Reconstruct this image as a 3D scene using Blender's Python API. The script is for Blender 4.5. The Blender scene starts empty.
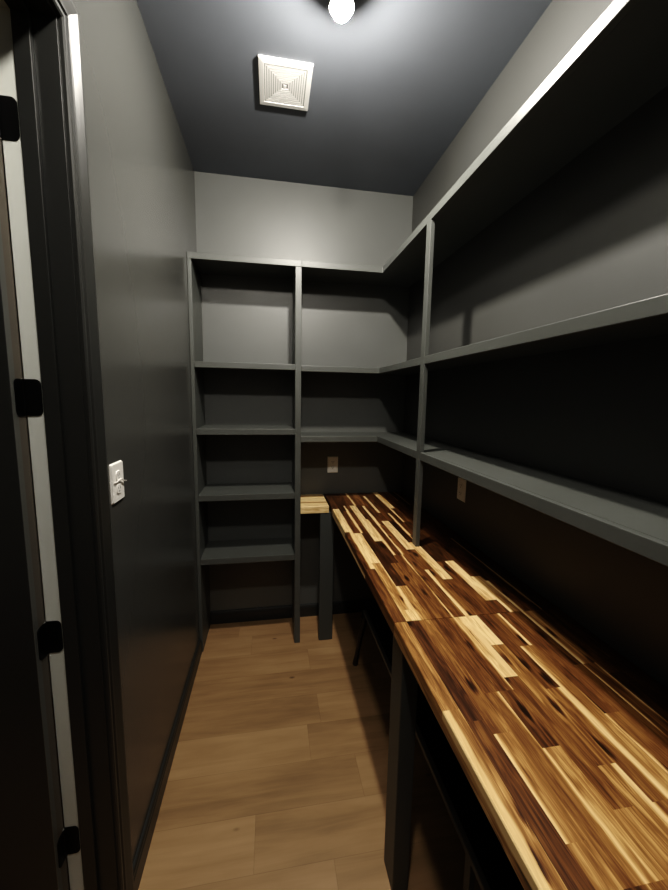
import bpy, bmesh, math, random
from mathutils import Vector, Matrix
random.seed(7)
C = bpy.context.scene.collection
sc = bpy.context.scene

# ------------------------------------------------------------------ measures (metres)
W, D, H = 1.39, 2.53, 2.937          # right wall x, back wall y, ceiling z ; left wall x = 0
NEAR = -0.72                         # wall behind the camera
FY = 2.232                           # front of the back shelves
GX = 1.108                           # front of the right-hand shelves
DX0, DX1 = .591, .627                # divider
CT, CB = .917, .874                  # counter top / underside
CX = .818                            # counter front edge
SEAM = 1.006
DOOR_Y1, DOOR_Y0, DOOR_H = .985, .165, 2.395
JX = -.121                           # outer edge of the jamb

# ------------------------------------------------------------------ mesh helpers
def box(bm, x0, x1, y0, y1, z0, z1):
    vs = [bm.verts.new(p) for p in ((x0,y0,z0),(x1,y0,z0),(x1,y1,z0),(x0,y1,z0),
                                    (x0,y0,z1),(x1,y0,z1),(x1,y1,z1),(x0,y1,z1))]
    for f in ((3,2,1,0),(4,5,6,7),(0,1,5,4),(1,2,6,5),(2,3,7,6),(3,0,4,7)):
        bm.faces.new([vs[i] for i in f])

def prism(bm, poly, z0, z1):
    """vertical prism over an xy polygon (counter-clockwise)"""
    lo = [bm.verts.new((x, y, z0)) for x, y in poly]
    hi = [bm.verts.new((x, y, z1)) for x, y in poly]
    n = len(poly)
    bm.faces.new(lo[::-1]); bm.faces.new(hi)
    for i in range(n):
        j = (i+1) % n
        bm.faces.new((lo[i], lo[j], hi[j], hi[i]))

def cyl(bm, c, r, h, axis='Z', seg=20, r2=None):
    m = {'Z': Matrix.Identity(4), 'X': Matrix.Rotation(math.pi/2, 4, 'Y'), 'Y': Matrix.Rotation(-math.pi/2, 4, 'X')}[axis]
    bmesh.ops.create_cone(bm, cap_ends=True, segments=seg, radius1=r, radius2=r if r2 is None else r2, depth=h,
                          matrix=Matrix.Translation(c) @ m)

def sweep(bm, prof, path, closed=False):
    """sweep rings of points given by path functions"""
    rings = [[bm.verts.new(p(q)) for q in prof] for p in path]
    n = len(prof)
    for a, b in zip(rings, rings[1:]):
        for i in range(n if closed else n-1):
            j = (i+1) % n
            bm.faces.new((a[i], a[j], b[j], b[i]))
    return rings

def tube(bm, pts, radii, seg=10):
    pts = [Vector(p) for p in pts]
    rings = []
    for i, p in enumerate(pts):
        t = (pts[min(i+1, len(pts)-1)] - pts[max(i-1, 0)]).normalized()
        ref = Vector((0,1,0)) if abs(t.y) < .9 else Vector((1,0,0))
        a = t.cross(ref).normalized(); b = t.cross(a)
        r = radii[i] if isinstance(radii, (list, tuple)) else radii
        rings.append([bm.verts.new(p + (a*math.cos(k*2*math.pi/seg) + b*math.sin(k*2*math.pi/seg))*r) for k in range(seg)])
    for a, b in zip(rings, rings[1:]):
        for k in range(seg):
            j = (k+1) % seg
            bm.faces.new((a[k], a[j], b[j], b[k]))
    bm.faces.new(rings[0][::-1]); bm.faces.new(rings[-1])

def obj(name, bm, mat, parent=None, bevel=0, smooth=False):
    bmesh.ops.recalc_face_normals(bm, faces=bm.faces)
    me = bpy.data.meshes.new(name); bm.to_mesh(me); bm.free()
    for m in (mat if isinstance(mat, (list, tuple)) else [mat]): me.materials.append(m)
    o = bpy.data.objects.new(name, me); C.objects.link(o)
    if parent:
        o.parent = parent
        # geometry is written in world coordinates: bring it into the parent's frame
        me.transform(Matrix.Translation(-world_loc(parent)))
    if smooth:
        for p in me.polygons: p.use_smooth = True
    if bevel:
        b = o.modifiers.new('bevel', 'BEVEL'); b.width = bevel; b.segments = 2; b.limit_method = 'ANGLE'
    return o

def world_loc(o):
    v = Vector(o.location)
    while o.parent:
        o = o.parent; v += Vector(o.location)
    return v

def thing(name, label, cat, loc, group=None):
    o = bpy.data.objects.new(name, None); C.objects.link(o)
    o.empty_display_size = .1
    o.location = loc; o['label'] = label; o['category'] = cat
    if group: o['group'] = group
    return o

def struct(name, bm, mat, parent=None, bevel=0, smooth=False):
    o = obj(name, bm, mat, parent, bevel, smooth)
    if not parent: o['kind'] = 'structure'
    return o

def boxobj(name, b, mat, parent=None, bevel=0):
    bm = bmesh.new(); box(bm, *b); return obj(name, bm, mat, parent, bevel)

# ------------------------------------------------------------------ materials
def newmat(name):
    m = bpy.data.materials.new(name); m.use_nodes = True
    nt = m.node_tree; b = nt.nodes['Principled BSDF']
    return m, nt, b

def N(nt, t, **kw):
    n = nt.nodes.new(t)
    for k, v in kw.items():
        if k.startswith('i_'):
            key = k[2:]
            n.inputs[int(key) if key.isdigit() else key].default_value = v
        else: setattr(n, k, v)
    return n

def math_(nt, op, a, b=None, c=None, clamp=False):
    n = nt.nodes.new('ShaderNodeMath'); n.operation = op; n.use_clamp = clamp
    for i, v in enumerate((a, b, c)):
        if v is None: continue
        if isinstance(v, (int, float)): n.inputs[i].default_value = v
        else: nt.links.new(v, n.inputs[i])
    return n.outputs[0]

def paint(name, col, rough, bump=.03, scale=260, spec=.5, var=.12):
    """rolled paint: orange-peel bump, faint mottling"""
    m, nt, b = newmat(name)
    tc = N(nt, 'ShaderNodeTexCoord')
    n1 = N(nt, 'ShaderNodeTexNoise', i_Scale=scale, i_Detail=3.0)
    nt.links.new(tc.outputs['Object'], n1.inputs['Vector'])
    bp = N(nt, 'ShaderNodeBump', i_Strength=bump, i_Distance=.002)
    nt.links.new(n1.outputs[0], bp.inputs['Height'])
    if bump > 0: nt.links.new(bp.outputs[0], b.inputs['Normal'])
    n2 = N(nt, 'ShaderNodeTexNoise', i_Scale=3.0, i_Detail=4.0)
    nt.links.new(tc.outputs['Object'], n2.inputs['Vector'])
    mr = N(nt, 'ShaderNodeMapRange'); mr.inputs[3].default_value = 1-var; mr.inputs[4].default_value = 1+var
    nt.links.new(n2.outputs[0], mr.inputs[0])
    mx = N(nt, 'ShaderNodeVectorMath', operation='SCALE'); mx.inputs[0].default_value = col
    nt.links.new(mr.outputs[0], mx.inputs['Scale']); nt.links.new(mx.outputs[0], b.inputs['Base Color'])
    rr = N(nt, 'ShaderNodeMapRange'); rr.inputs[3].default_value = rough*.9; rr.inputs[4].default_value = rough*1.12
    nt.links.new(n2.outputs[0], rr.inputs[0]); nt.links.new(rr.outputs[0], b.inputs['Roughness'])
    b.inputs['Specular IOR Level'].default_value = spec
    return m

M = {}
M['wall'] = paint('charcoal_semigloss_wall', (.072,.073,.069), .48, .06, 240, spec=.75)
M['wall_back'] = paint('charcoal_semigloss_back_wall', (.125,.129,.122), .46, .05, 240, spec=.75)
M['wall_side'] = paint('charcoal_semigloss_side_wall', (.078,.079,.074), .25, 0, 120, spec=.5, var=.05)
M['ceil'] = paint('charcoal_ceiling', (.160,.174,.198), .75, .06, 200, spec=.25)
M['shelf'] = paint('charcoal_shelf_enamel', (.096,.101,.094), .42, .03, 160, spec=.6)
M['trim'] = paint('charcoal_trim_enamel', (.032,.033,.031), .36, .015, 120)
M['legs'] = paint('charcoal_leg_paint', (.075,.080,.076), .45, .03, 160)
M['primer'] = paint('pale_primer', (.74,.76,.71), .5, .02, 90, var=.06)
M['hall'] = paint('hall_wall_paint', (.5,.49,.46), .6, .04, 200, var=.04)
M['door_edge'] = paint('bare_door_edge', (.17,.15,.125), .6, .03, 90)
M['door_lip'] = paint('grey_door_edge', (.17,.175,.165), .5, .02, 90)
M['white'] = paint('white_plastic', (.88,.865,.82), .38, .0, 50, var=.02)
M['vent'] = paint('white_vent_plastic', (.84,.835,.81), .5, .0, 50, var=.02)
M['vent_back'] = paint('grey_vent_recess', (.22,.215,.20), .5, .0, 50)
M['black'] = paint('black_hinge_metal', (.004,.004,.004), .5, .0, 50, spec=.2)
M['slot'] = paint('dark_slot', (.012,.011,.01), .6, .0, 50)
M['screw'] = paint('plated_screw', (.55,.54,.5), .3, 0, 50)
M['darkwood'] = paint('dark_stained_wood', (.020,.011,.008), .3, .03, 60)
M['darkrail'] = paint('dark_bench_paint', (.11,.112,.105), .45, .03, 60)

def emis(name, col, st):
    m, nt, b = newmat(name)
    b.inputs['Base Color'].default_value = (.9,.9,.9,1)
    b.inputs['Emission Color'].default_value = (*col, 1); b.inputs['Emission Strength'].default_value = st
    return m

# --- oak vinyl plank floor: planks run across the room (x)
def floor_mat():
    m, nt, b = newmat('oak_plank_floor')
    L = nt.links.new
    tc = N(nt, 'ShaderNodeTexCoord'); sx = N(nt, 'ShaderNodeSeparateXYZ'); L(tc.outputs['Object'], sx.inputs[0])
    PW, PL = .182, 1.22
    ry = math_(nt, 'DIVIDE', math_(nt, 'ADD', sx.outputs[1], 10.03), PW)
    row = math_(nt, 'FLOOR', ry); fy = math_(nt, 'FRACT', ry)
    wr = N(nt, 'ShaderNodeTexWhiteNoise', noise_dimensions='1D'); L(row, wr.inputs['W'])
    rx = math_(nt, 'ADD', math_(nt, 'DIVIDE', math_(nt, 'ADD', sx.outputs[0], 20.0), PL), wr.outputs[0])
    colm = math_(nt, 'FLOOR', rx); fx = math_(nt, 'FRACT', rx)
    cid = N(nt, 'ShaderNodeCombineXYZ'); L(row, cid.inputs[0]); L(colm, cid.inputs[1])
    wn = N(nt, 'ShaderNodeTexWhiteNoise', noise_dimensions='3D'); L(cid.outputs[0], wn.inputs['Vector'])
    # grain
    off = math_(nt, 'MULTIPLY', wn.outputs[0], 37.0)
    gv = N(nt, 'ShaderNodeCombineXYZ')
    L(math_(nt, 'ADD', math_(nt, 'MULTIPLY', sx.outputs[0], 2.2), off), gv.inputs[0])
    L(math_(nt, 'MULTIPLY', sx.outputs[1], 26.0), gv.inputs[1]); L(off, gv.inputs[2])
    g1 = N(nt, 'ShaderNodeTexNoise', i_Scale=1.0, i_Detail=6.0, i_Roughness=.6, i_Distortion=.6); L(gv.outputs[0], g1.inputs['Vector'])
    gv2 = N(nt, 'ShaderNodeCombineXYZ')
    L(math_(nt, 'ADD', math_(nt, 'MULTIPLY', sx.outputs[0], 2.0), off), gv2.inputs[0])
    L(math_(nt, 'MULTIPLY', sx.outputs[1], 7.0), gv2.inputs[1]); L(off, gv2.inputs[2])
    g2 = N(nt, 'ShaderNodeTexNoise', i_Scale=1.0, i_Detail=3.0); L(gv2.outputs[0], g2.inputs['Vector'])
    t = math_(nt, 'ADD', math_(nt, 'MULTIPLY', g1.outputs[0], .50), math_(nt, 'MULTIPLY', g2.outputs[0], .55))
    t = math_(nt, 'ADD', t, math_(nt, 'MULTIPLY', math_(nt, 'SUBTRACT', wn.outputs[0], .5), .16))
    cr = N(nt, 'ShaderNodeValToRGB'); L(t, cr.inputs[0])
    e = cr.color_ramp.elements
    e[0].position = .25; e[0].color = (.215,.135,.068,1)
    e[1].position = .80; e[1].color = (.475,.312,.172,1)
    k = e.new(.52); k.color = (.365,.228,.118,1)
    # knots: few small dark spots
    kv = N(nt, 'ShaderNodeCombineXYZ'); L(math_(nt, 'MULTIPLY', sx.outputs[0], .75), kv.inputs[0]); L(math_(nt, 'MULTIPLY', sx.outputs[1], 1.5), kv.inputs[1])
    vo = N(nt, 'ShaderNodeTexVoronoi', i_Scale=3.2); L(kv.outputs[0], vo.inputs['Vector'])
    kn = N(nt, 'ShaderNodeMapRange', interpolation_type='SMOOTHSTEP'); L(vo.outputs['Distance'], kn.inputs[0])
    kn.inputs[1].default_value = .012; kn.inputs[2].default_value = .055; kn.inputs[3].default_value = .45; kn.inputs[4].default_value = 1
    # joints
    ey = math_(nt, 'MINIMUM', fy, math_(nt, 'SUBTRACT', 1.0, fy)); ex = math_(nt, 'MULTIPLY', math_(nt, 'MINIMUM', fx, math_(nt, 'SUBTRACT', 1.0, fx)), PL/PW)
    ed = N(nt, 'ShaderNodeMapRange'); L(math_(nt, 'MINIMUM', ex, ey), ed.inputs[0])
    ed.inputs[1].default_value = .003; ed.inputs[2].default_value = .010; ed.inputs[3].default_value = .80; ed.inputs[4].default_value = 1
    sc_ = N(nt, 'ShaderNodeVectorMath', operation='SCALE'); L(cr.outputs[0], sc_.inputs[0]); L(math_(nt, 'MULTIPLY', kn.outputs[0], ed.outputs[0]), sc_.inputs['Scale'])
    L(sc_.outputs[0], b.inputs['Base Color'])
    b.inputs['Roughness'].default_value = .42
    bp = N(nt, 'ShaderNodeBump', i_Strength=.12, i_Distance=.002); L(math_(nt, 'ADD', math_(nt, 'MULTIPLY', g1.outputs[0], .3), ed.outputs[0]), bp.inputs['Height'])
    L(bp.outputs[0], b.inputs['Normal'])
    return m
M['floor'] = floor_mat()

# --- acacia butcher block; per-stave data comes from the mesh: 'stave' = tone, cream on left, cream on right ; UV u across the stave, v along
def acacia_mat():
    m, nt, b = newmat('acacia_butcher_block')
    L = nt.links.new
    at = N(nt, 'ShaderNodeAttribute', attribute_name='stave'); sp = N(nt, 'ShaderNodeSeparateColor'); L(at.outputs['Color'], sp.inputs[0])
    tone, eL, eR = sp.outputs; seed = at.outputs['Alpha']
    uv = N(nt, 'ShaderNodeUVMap', uv_map='UVMap'); su = N(nt, 'ShaderNodeSeparateXYZ'); L(uv.outputs[0], su.inputs[0])
    u, v = su.outputs[0], su.outputs[1]
    off = math_(nt, 'MULTIPLY', seed, 61.0)
    def grain(ku, kv, detail, dist=0., rough=.55):
        cv = N(nt, 'ShaderNodeCombineXYZ')
        L(math_(nt, 'ADD', math_(nt, 'MULTIPLY', u, ku), off), cv.inputs[0])
        L(math_(nt, 'MULTIPLY', v, kv), cv.inputs[1]); L(off, cv.inputs[2])
        n = N(nt, 'ShaderNodeTexNoise', i_Scale=1.0, i_Detail=detail, i_Roughness=rough, i_Distortion=dist); L(cv.outputs[0], n.inputs['Vector'])
        return n.outputs[0]
    broad = grain(1.2, 4.5, 2.0, 1.0)       # slow drift along the stave
    fine = grain(4.5, 6.5, 5.0, 1.6, .62)        # streaks
    hair = grain(22., 14.0, 3.0)                # pores
    wob = grain(.3, 6.0, 2.0)                  # wander of the sapwood line
    # growth-ring bands bent around
    rings = math_(nt, 'SINE', math_(nt, 'ADD', math_(nt, 'MULTIPLY', u, 9.0), math_(nt, 'ADD', math_(nt, 'MULTIPLY', broad, 16.0), off)))
    t = math_(nt, 'ADD', tone, math_(nt, 'MULTIPLY', math_(nt, 'SUBTRACT', broad, .5), .50))
    t = math_(nt, 'ADD', t, math_(nt, 'MULTIPLY', math_(nt, 'SUBTRACT', fine, .5), .80))
    t = math_(nt, 'ADD', t, math_(nt, 'MULTIPLY', rings, .045))
    t = math_(nt, 'ADD', t, math_(nt, 'MULTIPLY', math_(nt, 'SUBTRACT', hair, .5), .16))
    # sapwood edges
    wv = math_(nt, 'MULTIPLY', math_(nt, 'SUBTRACT', wob, .5), .45)
    def edge(w, uu):
        d = math_(nt, 'SUBTRACT', math_(nt, 'ADD', w, math_(nt, 'MULTIPLY', wv, math_(nt, 'GREATER_THAN', w, .02))), uu)
        r = N(nt, 'ShaderNodeMapRange', interpolation_type='SMOOTHSTEP'); L(d, r.inputs[0])
        r.inputs[1].default_value = -.08; r.inputs[2].default_value = .16
        return r.outputs[0]
    sap = math_(nt, 'MAXIMUM', edge(eL, u), edge(eR, math_(nt, 'SUBTRACT', 1.0, u)))
    sap = math_(nt, 'MULTIPLY', sap, math_(nt, 'GREATER_THAN', math_(nt, 'ADD', eL, eR), .02))
    tcream = math_(nt, 'ADD', .93, math_(nt, 'MULTIPLY', math_(nt, 'SUBTRACT', fine, .5), .35))
    mixv = N(nt, 'ShaderNodeMix'); L(sap, mixv.inputs[0]); L(t, mixv.inputs[2]); L(tcream, mixv.inputs[3])
    t = mixv.outputs[0]
    # knots
    cv = N(nt, 'ShaderNodeCombineXYZ'); L(math_(nt, 'ADD', math_(nt, 'MULTIPLY', u, .9), off), cv.inputs[0]); L(math_(nt, 'MULTIPLY', v, 7.0), cv.inputs[1]); L(off, cv.inputs[2])
    vo = N(nt, 'ShaderNodeTexVoronoi', i_Scale=1.0); L(cv.outputs[0], vo.inputs['Vector'])
    kn = N(nt, 'ShaderNodeMapRange', interpolation_type='SMOOTHSTEP')
    L(math_(nt, 'ADD', vo.outputs['Distance'], math_(nt, 'MULTIPLY', math_(nt, 'SUBTRACT', fine, .5), .30)), kn.inputs[0])
    kn.inputs[1].default_value = .03; kn.inputs[2].default_value = .26; kn.inputs[3].default_value = .50; kn.inputs[4].default_value = 0.
    notcream = math_(nt, 'SUBTRACT', 1.0, math_(nt, 'MULTIPLY', math_(nt, 'GREATER_THAN', t, .72), .9))
    t = math_(nt, 'SUBTRACT', t, math_(nt, 'MULTIPLY', kn.outputs[0], notcream))
    cr = N(nt, 'ShaderNodeValToRGB'); L(t, cr.inputs[0])
    e = cr.color_ramp.elements
    e[0].position = .0; e[0].color = (.018,.007,.003,1)
    e[1].position = 1.; e[1].color = (.88,.67,.36,1)
    for p, c in ((.22,(.062,.025,.010)), (.42,(.168,.070,.023)), (.60,(.33,.162,.055)), (.78,(.60,.37,.145))):
        k = e.new(p); k.color = (*c, 1)
    L(cr.outputs[0], b.inputs['Base Color'])
    b.inputs['Roughness'].default_value = .38
    b.inputs['Specular IOR Level'].default_value = .4
    bp = N(nt, 'ShaderNodeBump', i_Strength=.10, i_Distance=.001); L(fine, bp.inputs['Height']); L(bp.outputs[0], b.inputs['Normal'])
    return m
M['acacia'] = acacia_mat()

# ------------------------------------------------------------------ room shell
T = .12
HX = -1.65       # far wall of the hall outside the door
def s_box(name, b, mat, bevel=0):
    bm = bmesh.new(); box(bm, *b); return struct(name, bm, mat, bevel=bevel)

s_box('floor', (HX-.1, W+T, NEAR-T, D+T, -.08, 0), M['floor'])
s_box('ceiling', (HX-.1, W+T, NEAR-T, D+T, H, H+.08), M['ceil'])
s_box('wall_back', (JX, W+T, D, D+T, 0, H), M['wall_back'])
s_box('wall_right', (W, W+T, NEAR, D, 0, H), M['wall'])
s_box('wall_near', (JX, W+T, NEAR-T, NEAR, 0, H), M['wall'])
bm = bmesh.new()
box(bm, JX, 0, DOOR_Y1+.018, D, 0, H)
box(bm, JX, 0, DOOR_Y0-.018, DOOR_Y1+.018, DOOR_H+.018, H)
box(bm, JX, 0, NEAR, DOOR_Y0-.018, 0, H)
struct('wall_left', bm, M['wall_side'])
s_box('wall_hall', (HX-.1, HX, NEAR-T, D+T, 0, H), M['hall'])
s_box('wall_hall_far', (HX, JX, 2.0, 2.1, 0, H), M['hall'])
s_box('wall_hall_near', (HX, JX, NEAR-T, NEAR, 0, H), M['hall'])

# baseboards (profiled: flat with an eased, stepped top)
def baseboard(name, a, b, n):
    a = Vector((*a, 0)); b = Vector((*b, 0)); n = Vector((*n, 0))
    prof = [(0,0),(.014,0),(.014,.070),(.011,.078),(.011,.083),(.006,.092),(0,.093)]
    bm = bmesh.new()
    r = sweep(bm, prof, [lambda q, o=o: o + n*q[0] + Vector((0,0,q[1])) for o in (a, b)], closed=True)
    bm.faces.new(r[0]); bm.faces.new(r[1][::-1])
    struct(name, bm, M['trim'])
baseboard('baseboard_left', (0, 1.057), (0, FY-.002), (1,0))
baseboard('baseboard_back', (.023, D), (DX0-.001, D), (0,-1))
baseboard('baseboard_back_right', (DX1+.001, D), (W, D), (0,-1))
baseboard('baseboard_right', (W, NEAR), (W, D-.015), (-1,0))

# door casing: moulded profile, mitred head
def casing():
    # (distance from opening edge, projection from wall)
    prof = [(.000,0),(.000,.010),(.004,.013),(.010,.013),(.013,.010),(.017,.010),(.020,.014),(.026,.015),
            (.029,.012),(.044,.016),(.056,.019),(.061,.019),(.065,.016),(.066,0)]
    y1, y0, h = DOOR_Y1+.004, DOOR_Y0-.004, DOOR_H+.004
    path = [lambda q: Vector((q[1], y1+q[0], 0)), lambda q: Vector((q[1], y1+q[0], h+q[0])),
            lambda q: Vector((q[1], y0-q[0], h+q[0])), lambda q: Vector((q[1], y0-q[0], 0))]
    bm = bmesh.new(); sweep(bm, prof, path)
    return bm
struct('trim_1', casing(), M['trim'])

# jamb: inner board, stop, pale rabbet
def jamb():
    bm = bmesh.new()
    for a, b_ in ((DOOR_Y1, DOOR_Y1+.018), (DOOR_Y0-.018, DOOR_Y0)):
        box(bm, -.080, .002, a, b_, 0, DOOR_H)
    box(bm, -.080, .002, DOOR_Y0-.018, DOOR_Y1+.018, DOOR_H, DOOR_H+.018)
    return bm
struct('trim_2', jamb(), M['trim'], bevel=.001)
bm = bmesh.new()
box(bm, -.080, -.046, DOOR_Y1-.011, DOOR_Y1, 0, DOOR_H-.011)
box(bm, -.080, -.046, DOOR_Y0, DOOR_Y0+.011, 0, DOOR_H-.011)
box(bm, -.080, -.046, DOOR_Y0, DOOR_Y1, DOOR_H-.011, DOOR_H)
struct('trim_3', bm, M['trim'], bevel=.0015)
bm = bmesh.new()
for a, b_ in ((DOOR_Y1, DOOR_Y1+.018), (DOOR_Y0-.018, DOOR_Y0)):
    box(bm, JX, -.0805, a, b_, 0, DOOR_H)
box(bm, JX, -.0805, DOOR_Y0-.018, DOOR_Y1+.018, DOOR_H, DOOR_H+.018)
struct('trim_4', bm, M['primer'])

# door leaf standing open at a right angle into the hall
door = bpy.data.objects.new('door_1', None); C.objects.link(door); door.location = (JX-.004, DOOR_Y1, 0); door['kind'] = 'structure'
dx1 = JX-.002; dx0 = dx1-.80; dy0, dy1 = DOOR_Y1-.047, DOOR_Y1-.004
bm = bmesh.new()
box(bm, dx0, dx1, dy0+.008, dy1-.008, .012, DOOR_H-.006)
for ya, yb in ((dy0, dy0+.008), (dy1-.008, dy1)):      # stiles and rails round recessed panels, both faces
    box(bm, dx0, dx0+.11, ya, yb, .012, DOOR_H-.006); box(bm, dx1-.11, dx1, ya, yb, .012, DOOR_H-.006)
    for z0, z1 in ((.012,.25), (1.05,1.2), (DOOR_H-.13, DOOR_H-.006)): box(bm, dx0+.11, dx1-.11, ya, yb, z0, z1)
obj('door_leaf', bm, M['trim'], door)
bm = bmesh.new(); box(bm, dx1, dx1+.0012, dy0+.017, dy1, .012, DOOR_H-.006); e_ = obj('hinge_edge', bm, M['door_edge'], door); e_['label'] = 'bare brownish hinge edge of the door'
bm = bmesh.new(); box(bm, dx1, dx1+.0012, dy0, dy0+.017, .012, DOOR_H-.006); e_ = obj('edge_strip', bm, M['door_lip'], door); e_['label'] = 'grey painted strip along the door edge'

def rounded_plate(bm, axis_fixed, f0, f1, a0, a1, b0, b1, r, round_a0=True, round_a1=True, seg=5):
    """plate in plane (a,b) extruded f0..f1; axis_fixed 'x' -> a=y ; 'y' -> a=x ; b=z"""
    pts = []
    def corner(ca, cb, st, on):
        if not on: return None
        return [(ca + r*math.cos(st + k*math.pi/2/seg), cb + r*math.sin(st + k*math.pi/2/seg)) for k in range(seg+1)]
    pts += corner(a1-r, b0+r, -math.pi/2, round_a1) or [(a1, b0)]
    pts += corner(a1-r, b1-r, 0, round_a1) or [(a1, b1)]
    pts += corner(a0+r, b1-r, math.pi/2, round_a0) or [(a0, b1)]
    pts += corner(a0+r, b0+r, math.pi, round_a0) or [(a0, b0)]
    mk = (lambda a, b, f: (f, a, b)) if axis_fixed == 'x' else (lambda a, b, f: (a, f, b))
    lo = [bm.verts.new(mk(a, b, f0)) for a, b in pts]; hi = [bm.verts.new(mk(a, b, f1)) for a, b in pts]
    bm.faces.new(lo[::-1]); bm.faces.new(hi)
    for i in range(len(pts)):
        j = (i+1) % len(pts); bm.faces.new((lo[i], lo[j], hi[j], hi[i]))

for hz in (2.183, 1.587, .977, .364):
    bm = bmesh.new()
    rounded_plate(bm, 'y', DOOR_Y1-.0022, DOOR_Y1-.0002, JX-.002, -.0865, hz-.043, hz+.043, .012, False, True)
    h = obj('hinge', bm, M['black'], door)
    bm = bmesh.new(); rounded_plate(bm, 'x', dx1+.0012, dx1+.0034, dy0+.010, dy1, hz-.043, hz+.043, .012, True, False)
    obj('hinge_plate', bm, M['black'], h)
    bm = bmesh.new()
    for k in range(5): cyl(bm, (JX-.003, DOOR_Y1-.006, hz-.034+.017*k), .0062, .0155, 'Z', 12)
    obj('knuckle', bm, M['black'], h, smooth=False)
    bm = bmesh.new(); cyl(bm, (JX-.003, DOOR_Y1-.006, hz), .0045, .088, 'Z', 10); obj('pin', bm, M['screw'], h)

# ------------------------------------------------------------------ shelves
SH = .019   # board thickness
BV = .0018
def shelf_rect(parent, x0, x1, y0, y1, z0, z1):
    """board with a deeper front edging strip (front faces -y)"""
    s = boxobj('shelf', (x0, x1, y0+.019, y1, z1-SH, z1), M['shelf'], parent)
    boxobj('front_edge', (x0, x1, y0, y0+.019, z0, z1), M['shelf'], s, bevel=BV)
    return s

tower = thing('shelf_tower', 'tall narrow charcoal shelf unit with open cubbies against the back wall, reaching the floor', 'shelf unit', (.30, FY+.15, 0))
boxobj('side_panel', (0.0005, .021, FY+.001, D, 0, 2.339), M['shelf'], tower, bevel=BV)
boxobj('divider', (DX0, DX1, FY+.001, D, 0, 2.339), M['shelf'], tower, bevel=BV)
s = boxobj('top_shelf', (0.0005, DX1, FY+.019, D, 2.374-SH, 2.374), M['shelf'], tower)
boxobj('front_edge', (0.0005, DX1, FY, FY+.019, 2.339, 2.374), M['shelf'], s, bevel=BV)
for z0, z1 in ((1.755,1.789), (1.369,1.404), (.970,1.008), (.570,.608)):
    shelf_rect(tower, .021, DX0, FY+.003, D, z0, z1)

wallsh = thing('corner_shelving', 'L-shaped charcoal wall shelves wrapping the corner above the wooden counter', 'shelf unit', (GX, FY, CT))
yn = NEAR
for nm, z0, z1 in (('top_shelf',2.339,2.374), ('middle_shelf',1.749,1.783), ('lower_shelf',1.324,1.360)):
    bm = bmesh.new()
    prism(bm, [(DX1, FY+.019), (GX+.019, FY+.019), (GX+.019, yn), (W, yn), (W, D), (DX1, D)], z1-SH, z1)
    s = obj(nm, bm, M['shelf'], wallsh)
    bm = bmesh.new()
    prism(bm, [(DX1, FY), (GX, FY), (GX, yn), (GX+.019, yn), (GX+.019, FY+.019), (DX1, FY+.019)], z0, z1)
    obj('front_edge', bm, M['shelf'], s, bevel=BV)
boxobj('upright_post', (GX-.0015, GX+.018, 1.549, 1.592, CT, 2.339), M['shelf'], wallsh, bevel=BV)

# ------------------------------------------------------------------ butcher block counters
CREAM, LT, MD, DK, VD = .93, .57, .43, .27, .17
PITCH = .0393
def kx(k): return min(CX + PITCH*k, W-.0005) if k > 0 else CX

def stave_mesh(name, parent, cols, zt, zb, along='y', edge_pos=None):
    """cols: list of (a0, a1, [(b_start, b_end, tone, eL, eR), ...]); a across the staves, b along them.
    Builds top, bottom and both visible long and end sides as ONE mesh with stave data."""
    bm = bmesh.new()
    cl = bm.loops.layers.float_color.new('stave'); uvl = bm.loops.layers.uv.new('UVMap')
    P = (lambda a, b, z: (a, b, z)) if along == 'y' else (lambda a, b, z: (b, a, z))
    ch = .0022
    def face(pts, us, vs, data):
        f = bm.faces.new([bm.verts.new(P(*p)) for p in pts])
        for l, u, v in zip(f.loops, us, vs):
            l[cl] = data; l[uvl].uv = (u, v)
    n = len(cols)
    for i, (a0, a1, segs) in enumerate(cols):
        for j, (b0, b1, tone, eL, eR) in enumerate(segs):
            d = (tone, eL, eR, random.random())
            t0 = a0 + (ch if i == 0 else 0); t1 = a1 - (ch if i == n-1 else 0)
            face(((t0,b0,zt),(t1,b0,zt),(t1,b1,zt),(t0,b1,zt)), (0,1,1,0), (b0,b0,b1,b1), d)
            face(((a0,b0,zb),(a1,b0,zb),(a1,b1,zb),(a0,b1,zb)), (0,1,1,0), (b0,b0,b1,b1), d)
            if i == 0:
                face(((a0,b0,zt-ch),(t0,b0,zt),(t0,b1,zt),(a0,b1,zt-ch)), (0,.05,.05,0), (b0,b0,b1,b1), d)
                face(((a0,b0,zb),(a0,b0,zt-ch),(a0,b1,zt-ch),(a0,b1,zb)), (.9,0,0,.9), (b0,b0,b1,b1), d)
            if i == n-1:
                face(((a1,b0,zt-ch),(t1,b0,zt),(t1,b1,zt),(a1,b1,zt-ch)), (1,.95,.95,1), (b0,b0,b1,b1), d)
                face(((a1,b0,zb),(a1,b0,zt-ch),(a1,b1,zt-ch),(a1,b1,zb)), (.1,1,1,.1), (b0,b0,b1,b1), d)
            if j == 0: face(((a0,b0,zb),(a1,b0,zb),(a1,b0,zt),(a0,b0,zt)), (0,1,1,0), (b0,b0,b0+.03,b0+.03), d)
            if j == len(segs)-1: face(((a0,b1,zb),(a1,b1,zb),(a1,b1,zt),(a0,b1,zt)), (0,1,1,0), (b1,b1,b1+.03,b1+.03), d)
    bmesh.ops.remove_doubles(bm, verts=bm.verts, dist=1e-5)
    return obj(name, bm, M['acacia'], parent)

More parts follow.
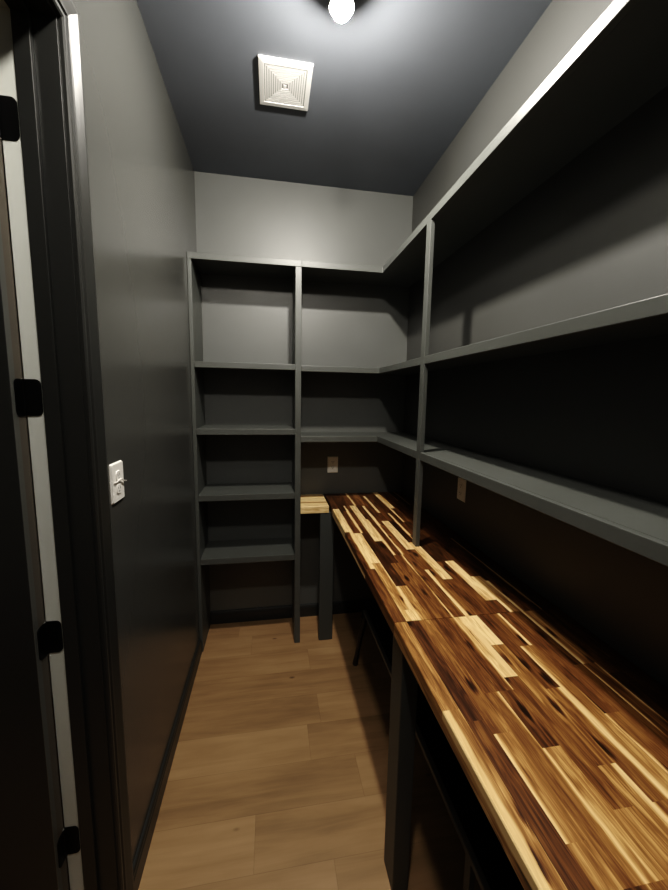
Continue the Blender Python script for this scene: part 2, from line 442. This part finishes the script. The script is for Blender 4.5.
def fill(y, stop, k):
    """random staves going toward the viewer from y down to stop"""
    out = []
    while y > stop + 1e-4:
        L = random.uniform(.22, .55); y2 = max(stop, y-L)
        if y2 - stop < .1: y2 = stop
        r = random.random()
        tone = random.choice((DK, MD, MD, LT, MD, DK)) if r > .2 else CREAM*.93
        eL = random.choice((0,0,0,.15,.3)); eR = random.choice((0,0,0,.12,.25))
        out.append((y2, y, tone, eL, eR)); y = y2
    return out

def column(k, spec, top, stop):
    """spec: [(y_end, tone, eL, eR)...] from the far end toward the viewer"""
    segs = []; y = top
    for ye, t, l, r in spec:
        segs.append((ye, y, t, l, r)); y = ye
    segs += fill(y, stop, k)
    return (kx(k), kx(k+1), segs[::-1])

FAR = [
 [(2.168,DK,0,0),(1.772,CREAM*.97,0,.22),(1.36,DK,0,.55),(SEAM,MD*.9,.0,0)],
 [(2.117,VD,0,0),(1.752,MD*.75,0,.12),(1.41,CREAM,0,0),(1.065,LT*1.12,.1,.22),(SEAM,CREAM*.93,0,0)],
 [(2.225,DK,0,0),(1.752,DK*1.2,.36,0),(1.215,VD,0,0),(SEAM,LT*1.05,.35,0)],
 [(2.225,MD*.8,0,.25),(1.638,CREAM*.97,0,.0),(1.40,DK*.8,0,.1),(SEAM,MD,0,0)],
 [(2.225,MD*.8,.22,0),(1.955,VD*1.2,0,0),(1.476,DK,.30,.0),(SEAM,MD*.95,0,.16)],
 [(2.212,LT*.85,0,0),(1.850,DK,.50,0),(1.476,MD,.24,0),(SEAM,MD*.92,.0,0)],
 [(2.44,DK,0,0),(2.063,DK*1.1,0,.45),(1.917,DK,0,0),(1.525,CREAM*.97,0,.12),(1.325,MD,0,0),(SEAM,LT*.85,.38,0)],
 [(2.15,DK,0,0),(1.917,MD*.7,0,0),(1.603,VD,0,.16),(1.24,CREAM*.9,0,.35),(SEAM,MD*.85,0,0)],
 [(2.46,DK,0,0),(2.05,VD*1.3,0,0),(1.69,DK,.30,0),(1.389,VD,0,0),(SEAM,MD*.8,0,0)],
 [(2.141,CREAM*.9,0,0),(1.890,DK,.28,0),(1.389,VD,0,0),(1.08,CREAM*.97,0,0),(SEAM,DK,0,0)],
 [(2.1,DK,0,0),(1.62,MD*.7,0,0),(1.247,DK,0,0),(SEAM,LT*1.15,.3,0)],
 [(2.3,MD*.8,0,.2),(1.72,DK,0,0),(1.208,VD,0,0),(SEAM,DK*1.1,.26,0)],
 [(2.0,DK,0,0),(1.63,MD*.6,0,0),(SEAM,DK,0,.26)],
 [(2.2,MD*.8,.3,0),(1.5,DK,0,0),(SEAM,VD,0,0)],
 [(1.9,DK,0,0),(SEAM,VD,0,0)],
]
NEARC = [
 [(.680,LT*.95,.0,0),(-.02,LT*.98,.48,0)],
 [(.646,DK*.85,.0,.0),(.20,DK*1.05,0,0)],
 [(.611,LT*.86,0,0),(.42,LT*1.0,.22,0),(.15,LT*.9,0,0)],
 [(.712,MD*.82,0,.0),(.36,MD*1.05,.0,.15)],
 [(.712,MD*.72,0,.15),(.568,DK*1.2,0,0),(.36,LT*1.15,.2,0),(.1,MD,0,.1)],
 [(.750,CREAM*.86,0,.5),(.45,MD*.95,0,0),(.1,LT,0,0)],
 [(.866,CREAM*.98,0,0),(.520,LT*.90,0,0),(.15,LT*.95,0,.25)],
 [(.702,MD*.75,0,.0),(.45,MD*.95,.0,.26)],
 [(.850,MD*.8,0,.24),(.30,LT*.95,.22,0)],
 [(.62,MD*.78,.0,0),(.25,MD,.1,0)],
 [(.763,MD*.72,.0,.0),(.36,MD*.85,0,0)],
 [(.763,LT*.9,.25,0),(.40,MD*.7,.12,.12)],
 [(.724,LT*.72,0,0),(.30,DK,0,0)],
 [(.60,DK,0,0),(.20,MD*.7,.25,0)],  # this row and the next: shade under the shelf put into the tone
 [(.5,VD,0,0)],
]
g = 'butcher block counters'
def counter(name, label, cols, zt, zb, c, along='y', group=None):
    o = stave_mesh(name, None, cols, zt, zb, along)
    o.data.transform(Matrix.Translation(-Vector(c))); o.location = c
    o['label'] = label; o['category'] = 'counter'
    if group: o['group'] = group
    return o
counter('counter', 'striped brown and cream butcher block counter section running from the seam to the back wall',
        [column(k, FAR[k], D-.001, SEAM+.0006) for k in range(15)], CT, CB, (1.1, 1.75, CB), group=g)
counter('counter', 'striped brown and cream butcher block counter section nearest the viewer, before the seam',
        [column(k, [(y, min(t+.05, .93), l, r) for y, t, l, r in NEARC[k]], SEAM-.0006, NEAR+.001) for k in range(15)], CT-.0008, CB-.0008, (1.1, .3, CB), group=g)
def post(label, b_, cat='post'):
    c = ((b_[0]+b_[1])/2, (b_[2]+b_[3])/2, 0)
    bm = bmesh.new(); box(bm, b_[0]-c[0], b_[1]-c[0], b_[2]-c[1], b_[3]-c[1], b_[4], b_[5])
    o = obj('counter_post', bm, M['legs'], bevel=.003); o.location = c
    o['label'] = label; o['category'] = cat; o['group'] = 'posts holding up the counter'
post('charcoal square post under the pale counter piece, beside the shelf tower', (.752, .842, FY+.004, FY+.042, 0, CB))
post('charcoal square post under the counter front edge at the seam', (.828, .882, .952, 1.043, 0, CB-.0008))
rows = []; a = FY+.0005
tones = [(.97,0,0),(.95,0,0),(.62,.2,.3),(.99,0,0),(.98,0,0),(1.0,0,0),(.60,.2,0),(.93,0,0)]
pw = (D-.001-a)/len(tones)
for i, (t, l, r) in enumerate(tones):
    rows.append((a+i*pw, a+(i+1)*pw, [(DX1+.0006, .806, t, l, r)]))
counter('counter_filler', 'short pale butcher block piece between the shelf tower and the long counter', rows, CT, CB, (.72, FY+.15, CB), along='x')

# ------------------------------------------------------------------ dark bench pushed in under the counter
bench = thing('bench', 'low dark bench with slim legs pushed under the wooden counter', 'bench', (1.15, 1.4, 0))
BZ = .345
boxobj('bench_top', (1.003, 1.30, .45, 1.99, BZ-.016, BZ-.002), M['black'], bench)
boxobj('rail', (.985, 1.003, .45, 1.99, BZ-.022, BZ), M['darkrail'], bench, bevel=.003)
for y in (.80,):
    bm = bmesh.new(); box(bm, .987, 1.005, y-.014, y+.014, 0, BZ-.022); obj('leg', bm, M['darkrail'], bench, bevel=.002)
bm = bmesh.new()
zz = [(BZ-.01,.995,.021),(.29,.992,.020),(.24,.982,.017),(.18,.970,.0145),(.12,.960,.013),(.06,.950,.013),(.025,.944,.016),(.004,.941,.017),(0,.941,.013)]
tube(bm, [(x, 1.985, z) for z, x, r in zz], [r for z, x, r in zz], 12)
l = obj('leg', bm, M['darkwood'], bench, smooth=True); l['label'] = 'curved glossy dark brown leg'
for y in (.80, 1.95):
    boxobj('leg', (1.27, 1.29, y-.012, y+.012, 0, BZ-.016), M['darkrail'], bench)

# ------------------------------------------------------------------ power outlets
def outlet(label, loc, n, w=.076, h=.117, slots='z'):
    """n: 'x+','x-','y-' outward normal. local frame: a across, b up, f outward"""
    t = thing('power_outlet', label, 'outlet', loc, None)
    base = Vector(loc)
    if n == 'x+': A, F = Vector((0,-1,0)), Vector((1,0,0))
    elif n == 'x-': A, F = Vector((0,1,0)), Vector((-1,0,0))
    else: A, F = Vector((1,0,0)), Vector((0,-1,0))
    U = Vector((0,0,1))
    def P(a, b, f): return base + A*a + U*b + F*f
    def pl(bm, a0, a1, b0, b1, f0, f1, r, ins=0.):
        seg = 4; pts = []
        for ca, cb, st in ((a1-r,b0+r,-math.pi/2),(a1-r,b1-r,0),(a0+r,b1-r,math.pi/2),(a0+r,b0+r,math.pi)):
            pts += [(ca+r*math.cos(st+k*math.pi/2/seg), cb+r*math.sin(st+k*math.pi/2/seg)) for k in range(seg+1)]
        ca, cb = (a0+a1)/2, (b0+b1)/2
        sa = 1-2*ins/(a1-a0); sb = 1-2*ins/(b1-b0)
        lo = [bm.verts.new(P(a,b,f0)) for a, b in pts]; hi = [bm.verts.new(P(ca+(a-ca)*sa, cb+(b-cb)*sb, f1)) for a, b in pts]
        bm.faces.new(lo[::-1]); bm.faces.new(hi)
        for i in range(len(pts)):
            j = (i+1) % len(pts); bm.faces.new((lo[i], lo[j], hi[j], hi[i]))
    bm = bmesh.new(); pl(bm, -w/2, w/2, -h/2, h/2, 0, .0055, .004, .0035); obj('cover_plate', bm, M['white'], t)
    for s in (1, -1):
        bm = bmesh.new(); pl(bm, -.0165, .0165, s*.0195-.0145, s*.0195+.0145, .005, .0078, .0095, .0008)
        r = obj('receptacle', bm, M['white'], t)
        for sa, hh in ((-.0065,.0042), (.0065,.0034)):
            bm = bmesh.new(); pl(bm, sa-.0012, sa+.0012, s*.0195+.0025-hh, s*.0195+.0025+hh, .0072, .0080, .0004); obj('slot', bm, M['slot'], r)
        bm = bmesh.new(); pl(bm, -.0024, .0024, s*.0195-.0095, s*.0195-.0052, .0072, .0080, .002); obj('ground_hole', bm, M['slot'], r)
    bm = bmesh.new(); pl(bm, -.003, .003, -.003, .003, .005, .0068, .0028); obj('screw', bm, M['white'], t)
    return t, P
t, P = outlet('white power outlet on the left wall, with a curled white strip across its middle', (0, 1.150, 1.343), 'x+', .085, .117)
bm = bmesh.new()
tube(bm, [P(-.044,-.006,.012), P(-.028,-.002,.010), P(-.012,.006,.010), P(.004,.007,.010), P(.018,.003,.009), P(.032,.004,.008)], [.0012,.0018,.0020,.0020,.0018,.0012], 6)
o = obj('plastic_strip', bm, M['white'], t, smooth=True); o['label'] = 'curled white strip across the outlet'
outlet('white power outlet on the back wall above the pale counter piece', (.876, D, 1.128), 'y-')
outlet('white power outlet on the right wall below the lower shelf', (W, 1.672, 1.152), 'x-')

# ------------------------------------------------------------------ ceiling fan grille: concentric square louvres
vx, vy, va, vb = .515, 1.793, .110, .122
vent = thing('ceiling_vent', 'square white exhaust fan grille with concentric square slats on the dark ceiling', 'vent', (vx, vy, H))
def sq_ring(bm, o_, i_, z_out_top, z_out, z_in, z_in_top):
    """square ring sloped from outer (o_) to inner (i_) half-size factor"""
    def ring(s, z): return [bm.verts.new((vx+sx*va*s, vy+sy*vb*s, z)) for sx, sy in ((-1,-1),(1,-1),(1,1),(-1,1))]
    R = [ring(o_, z_out_top), ring(o_, z_out), ring(i_, z_in), ring(i_, z_in_top)]
    for a, b_ in zip(R, R[1:]+R[:1]):
        for k in range(4):
            j = (k+1) % 4; bm.faces.new((a[k], a[j], b_[j], b_[k]))
bm = bmesh.new(); sq_ring(bm, 1.0, .80, H, H-.010, H-.012, H-.004); obj('frame', bm, M['vent'], vent, bevel=.002)
bm = bmesh.new(); box(bm, vx-va*.82, vx+va*.82, vy-vb*.82, vy+vb*.82, H-.0085, H-.0005); obj('backing', bm, M['vent_back'], vent)
s_ = .775
while s_ > .12:
    bm = bmesh.new(); sq_ring(bm, s_, s_-.066, H-.008, H-.0105, H-.0105, H-.008); obj('slat', bm, M['vent'], vent)
    s_ -= .085
bm = bmesh.new(); box(bm, vx-va*.06, vx+va*.06, vy-vb*.06, vy+vb*.06, H-.0105, H-.0084); obj('centre_cap', bm, M['vent'], vent)

# ------------------------------------------------------------------ ceiling lights
def lathe(bm, cx, cy, prof, ns=28, cap0=False, cap1=False):
    rings = [[bm.verts.new((cx+r*math.cos(k*2*math.pi/ns), cy+r*math.sin(k*2*math.pi/ns), z)) for k in range(ns)] for r, z in prof]
    for a, b_ in zip(rings, rings[1:]):
        for k in range(ns):
            j = (k+1) % ns; bm.faces.new((a[k], a[j], b_[j], b_[k]))
    if cap0: bm.faces.new(rings[0])
    if cap1: bm.faces.new(rings[-1])
LX, LY, LZ, LR = .679, 1.335, 2.838, .033
t = thing('ceiling_light', 'glowing bulb light on the ceiling at the top edge, beside the fan grille', 'light', (LX, LY, H))
bm = bmesh.new(); lathe(bm, LX, LY, [(.046,H-.0005),(.046,H-.010),(.042,H-.016),(.026,H-.020),(.024,H-.040)], cap0=True, cap1=True); obj('base', bm, M['vent'], t, smooth=True)
bm = bmesh.new(); lathe(bm, LX, LY, [(.018,H-.038),(.022,H-.050),(.032,LZ+.018),(LR+.008,LZ+.005),(LR+.008,LZ+.002),(LR,LZ+.003)], cap0=True); obj('bulb_neck', bm, M['vent'], t, smooth=True)  # neck flares into an added collar that cuts bulb light towards the ceiling
bm = bmesh.new(); lathe(bm, LX, LY, [(LR*math.cos(k*math.pi/14), LZ+.003-LR*math.sin(k*math.pi/14)) for k in range(7)], 24, cap1=True); obj('bulb', bm, emis('bulb_glass', (1.0,.945,.855), 2500), t, smooth=True)
t = thing('globe_light', 'white globe ceiling light overhead, nearer the viewer than the fan grille', 'light', (.45, .20, H))
bm = bmesh.new(); cyl(bm, (.45, .20, H-.012), .062, .023, 'Z', 32, .052); cyl(bm, (.45, .20, H-.045), .024, .05, 'Z', 20); obj('base', bm, M['vent'], t, bevel=.002)
bm = bmesh.new(); bmesh.ops.create_uvsphere(bm, u_segments=20, v_segments=12, radius=.055, matrix=Matrix.Translation((.45, .20, H-.118)))
obj('globe', bm, emis('globe_glass', (1.0,.945,.855), 400), t, smooth=True)

w = bpy.data.worlds.new('world'); sc.world = w; w.use_nodes = True
w.node_tree.nodes['Background'].inputs[0].default_value = (.5,.52,.55,1); w.node_tree.nodes['Background'].inputs[1].default_value = .05

# ------------------------------------------------------------------ camera (solved from the photograph's straight lines)
cam = bpy.data.cameras.new('camera'); co = bpy.data.objects.new('camera', cam); C.objects.link(co)
R_ = Vector((0.985769, -0.16728743, 0.01656496)); U_ = Vector((0.00533415, 0.12961658, 0.99154984)); W_ = Vector((0.16802092, 0.97735073, -0.12866434))
mw = Matrix(((R_.x, U_.x, -W_.x, .448), (R_.y, U_.y, -W_.y, 0), (R_.z, U_.z, -W_.z, 1.6), (0,0,0,1)))
co.matrix_world = mw
cam.sensor_fit = 'HORIZONTAL'; cam.sensor_width = 36; cam.lens = 368.82/668*36
cam.clip_start = .01
sc.camera = co
sc.view_settings.view_transform = 'Standard'
sc.view_settings.exposure = 0
sc.view_settings.use_curve_mapping = True      # phone-camera contrast
cm = sc.view_settings.curve_mapping
cv = cm.curves[3]
for x, y in ((.015,.006), (.05,.030), (.13,.12), (.35,.38), (.7,.74)): cv.points.new(x, y)
cm.update()
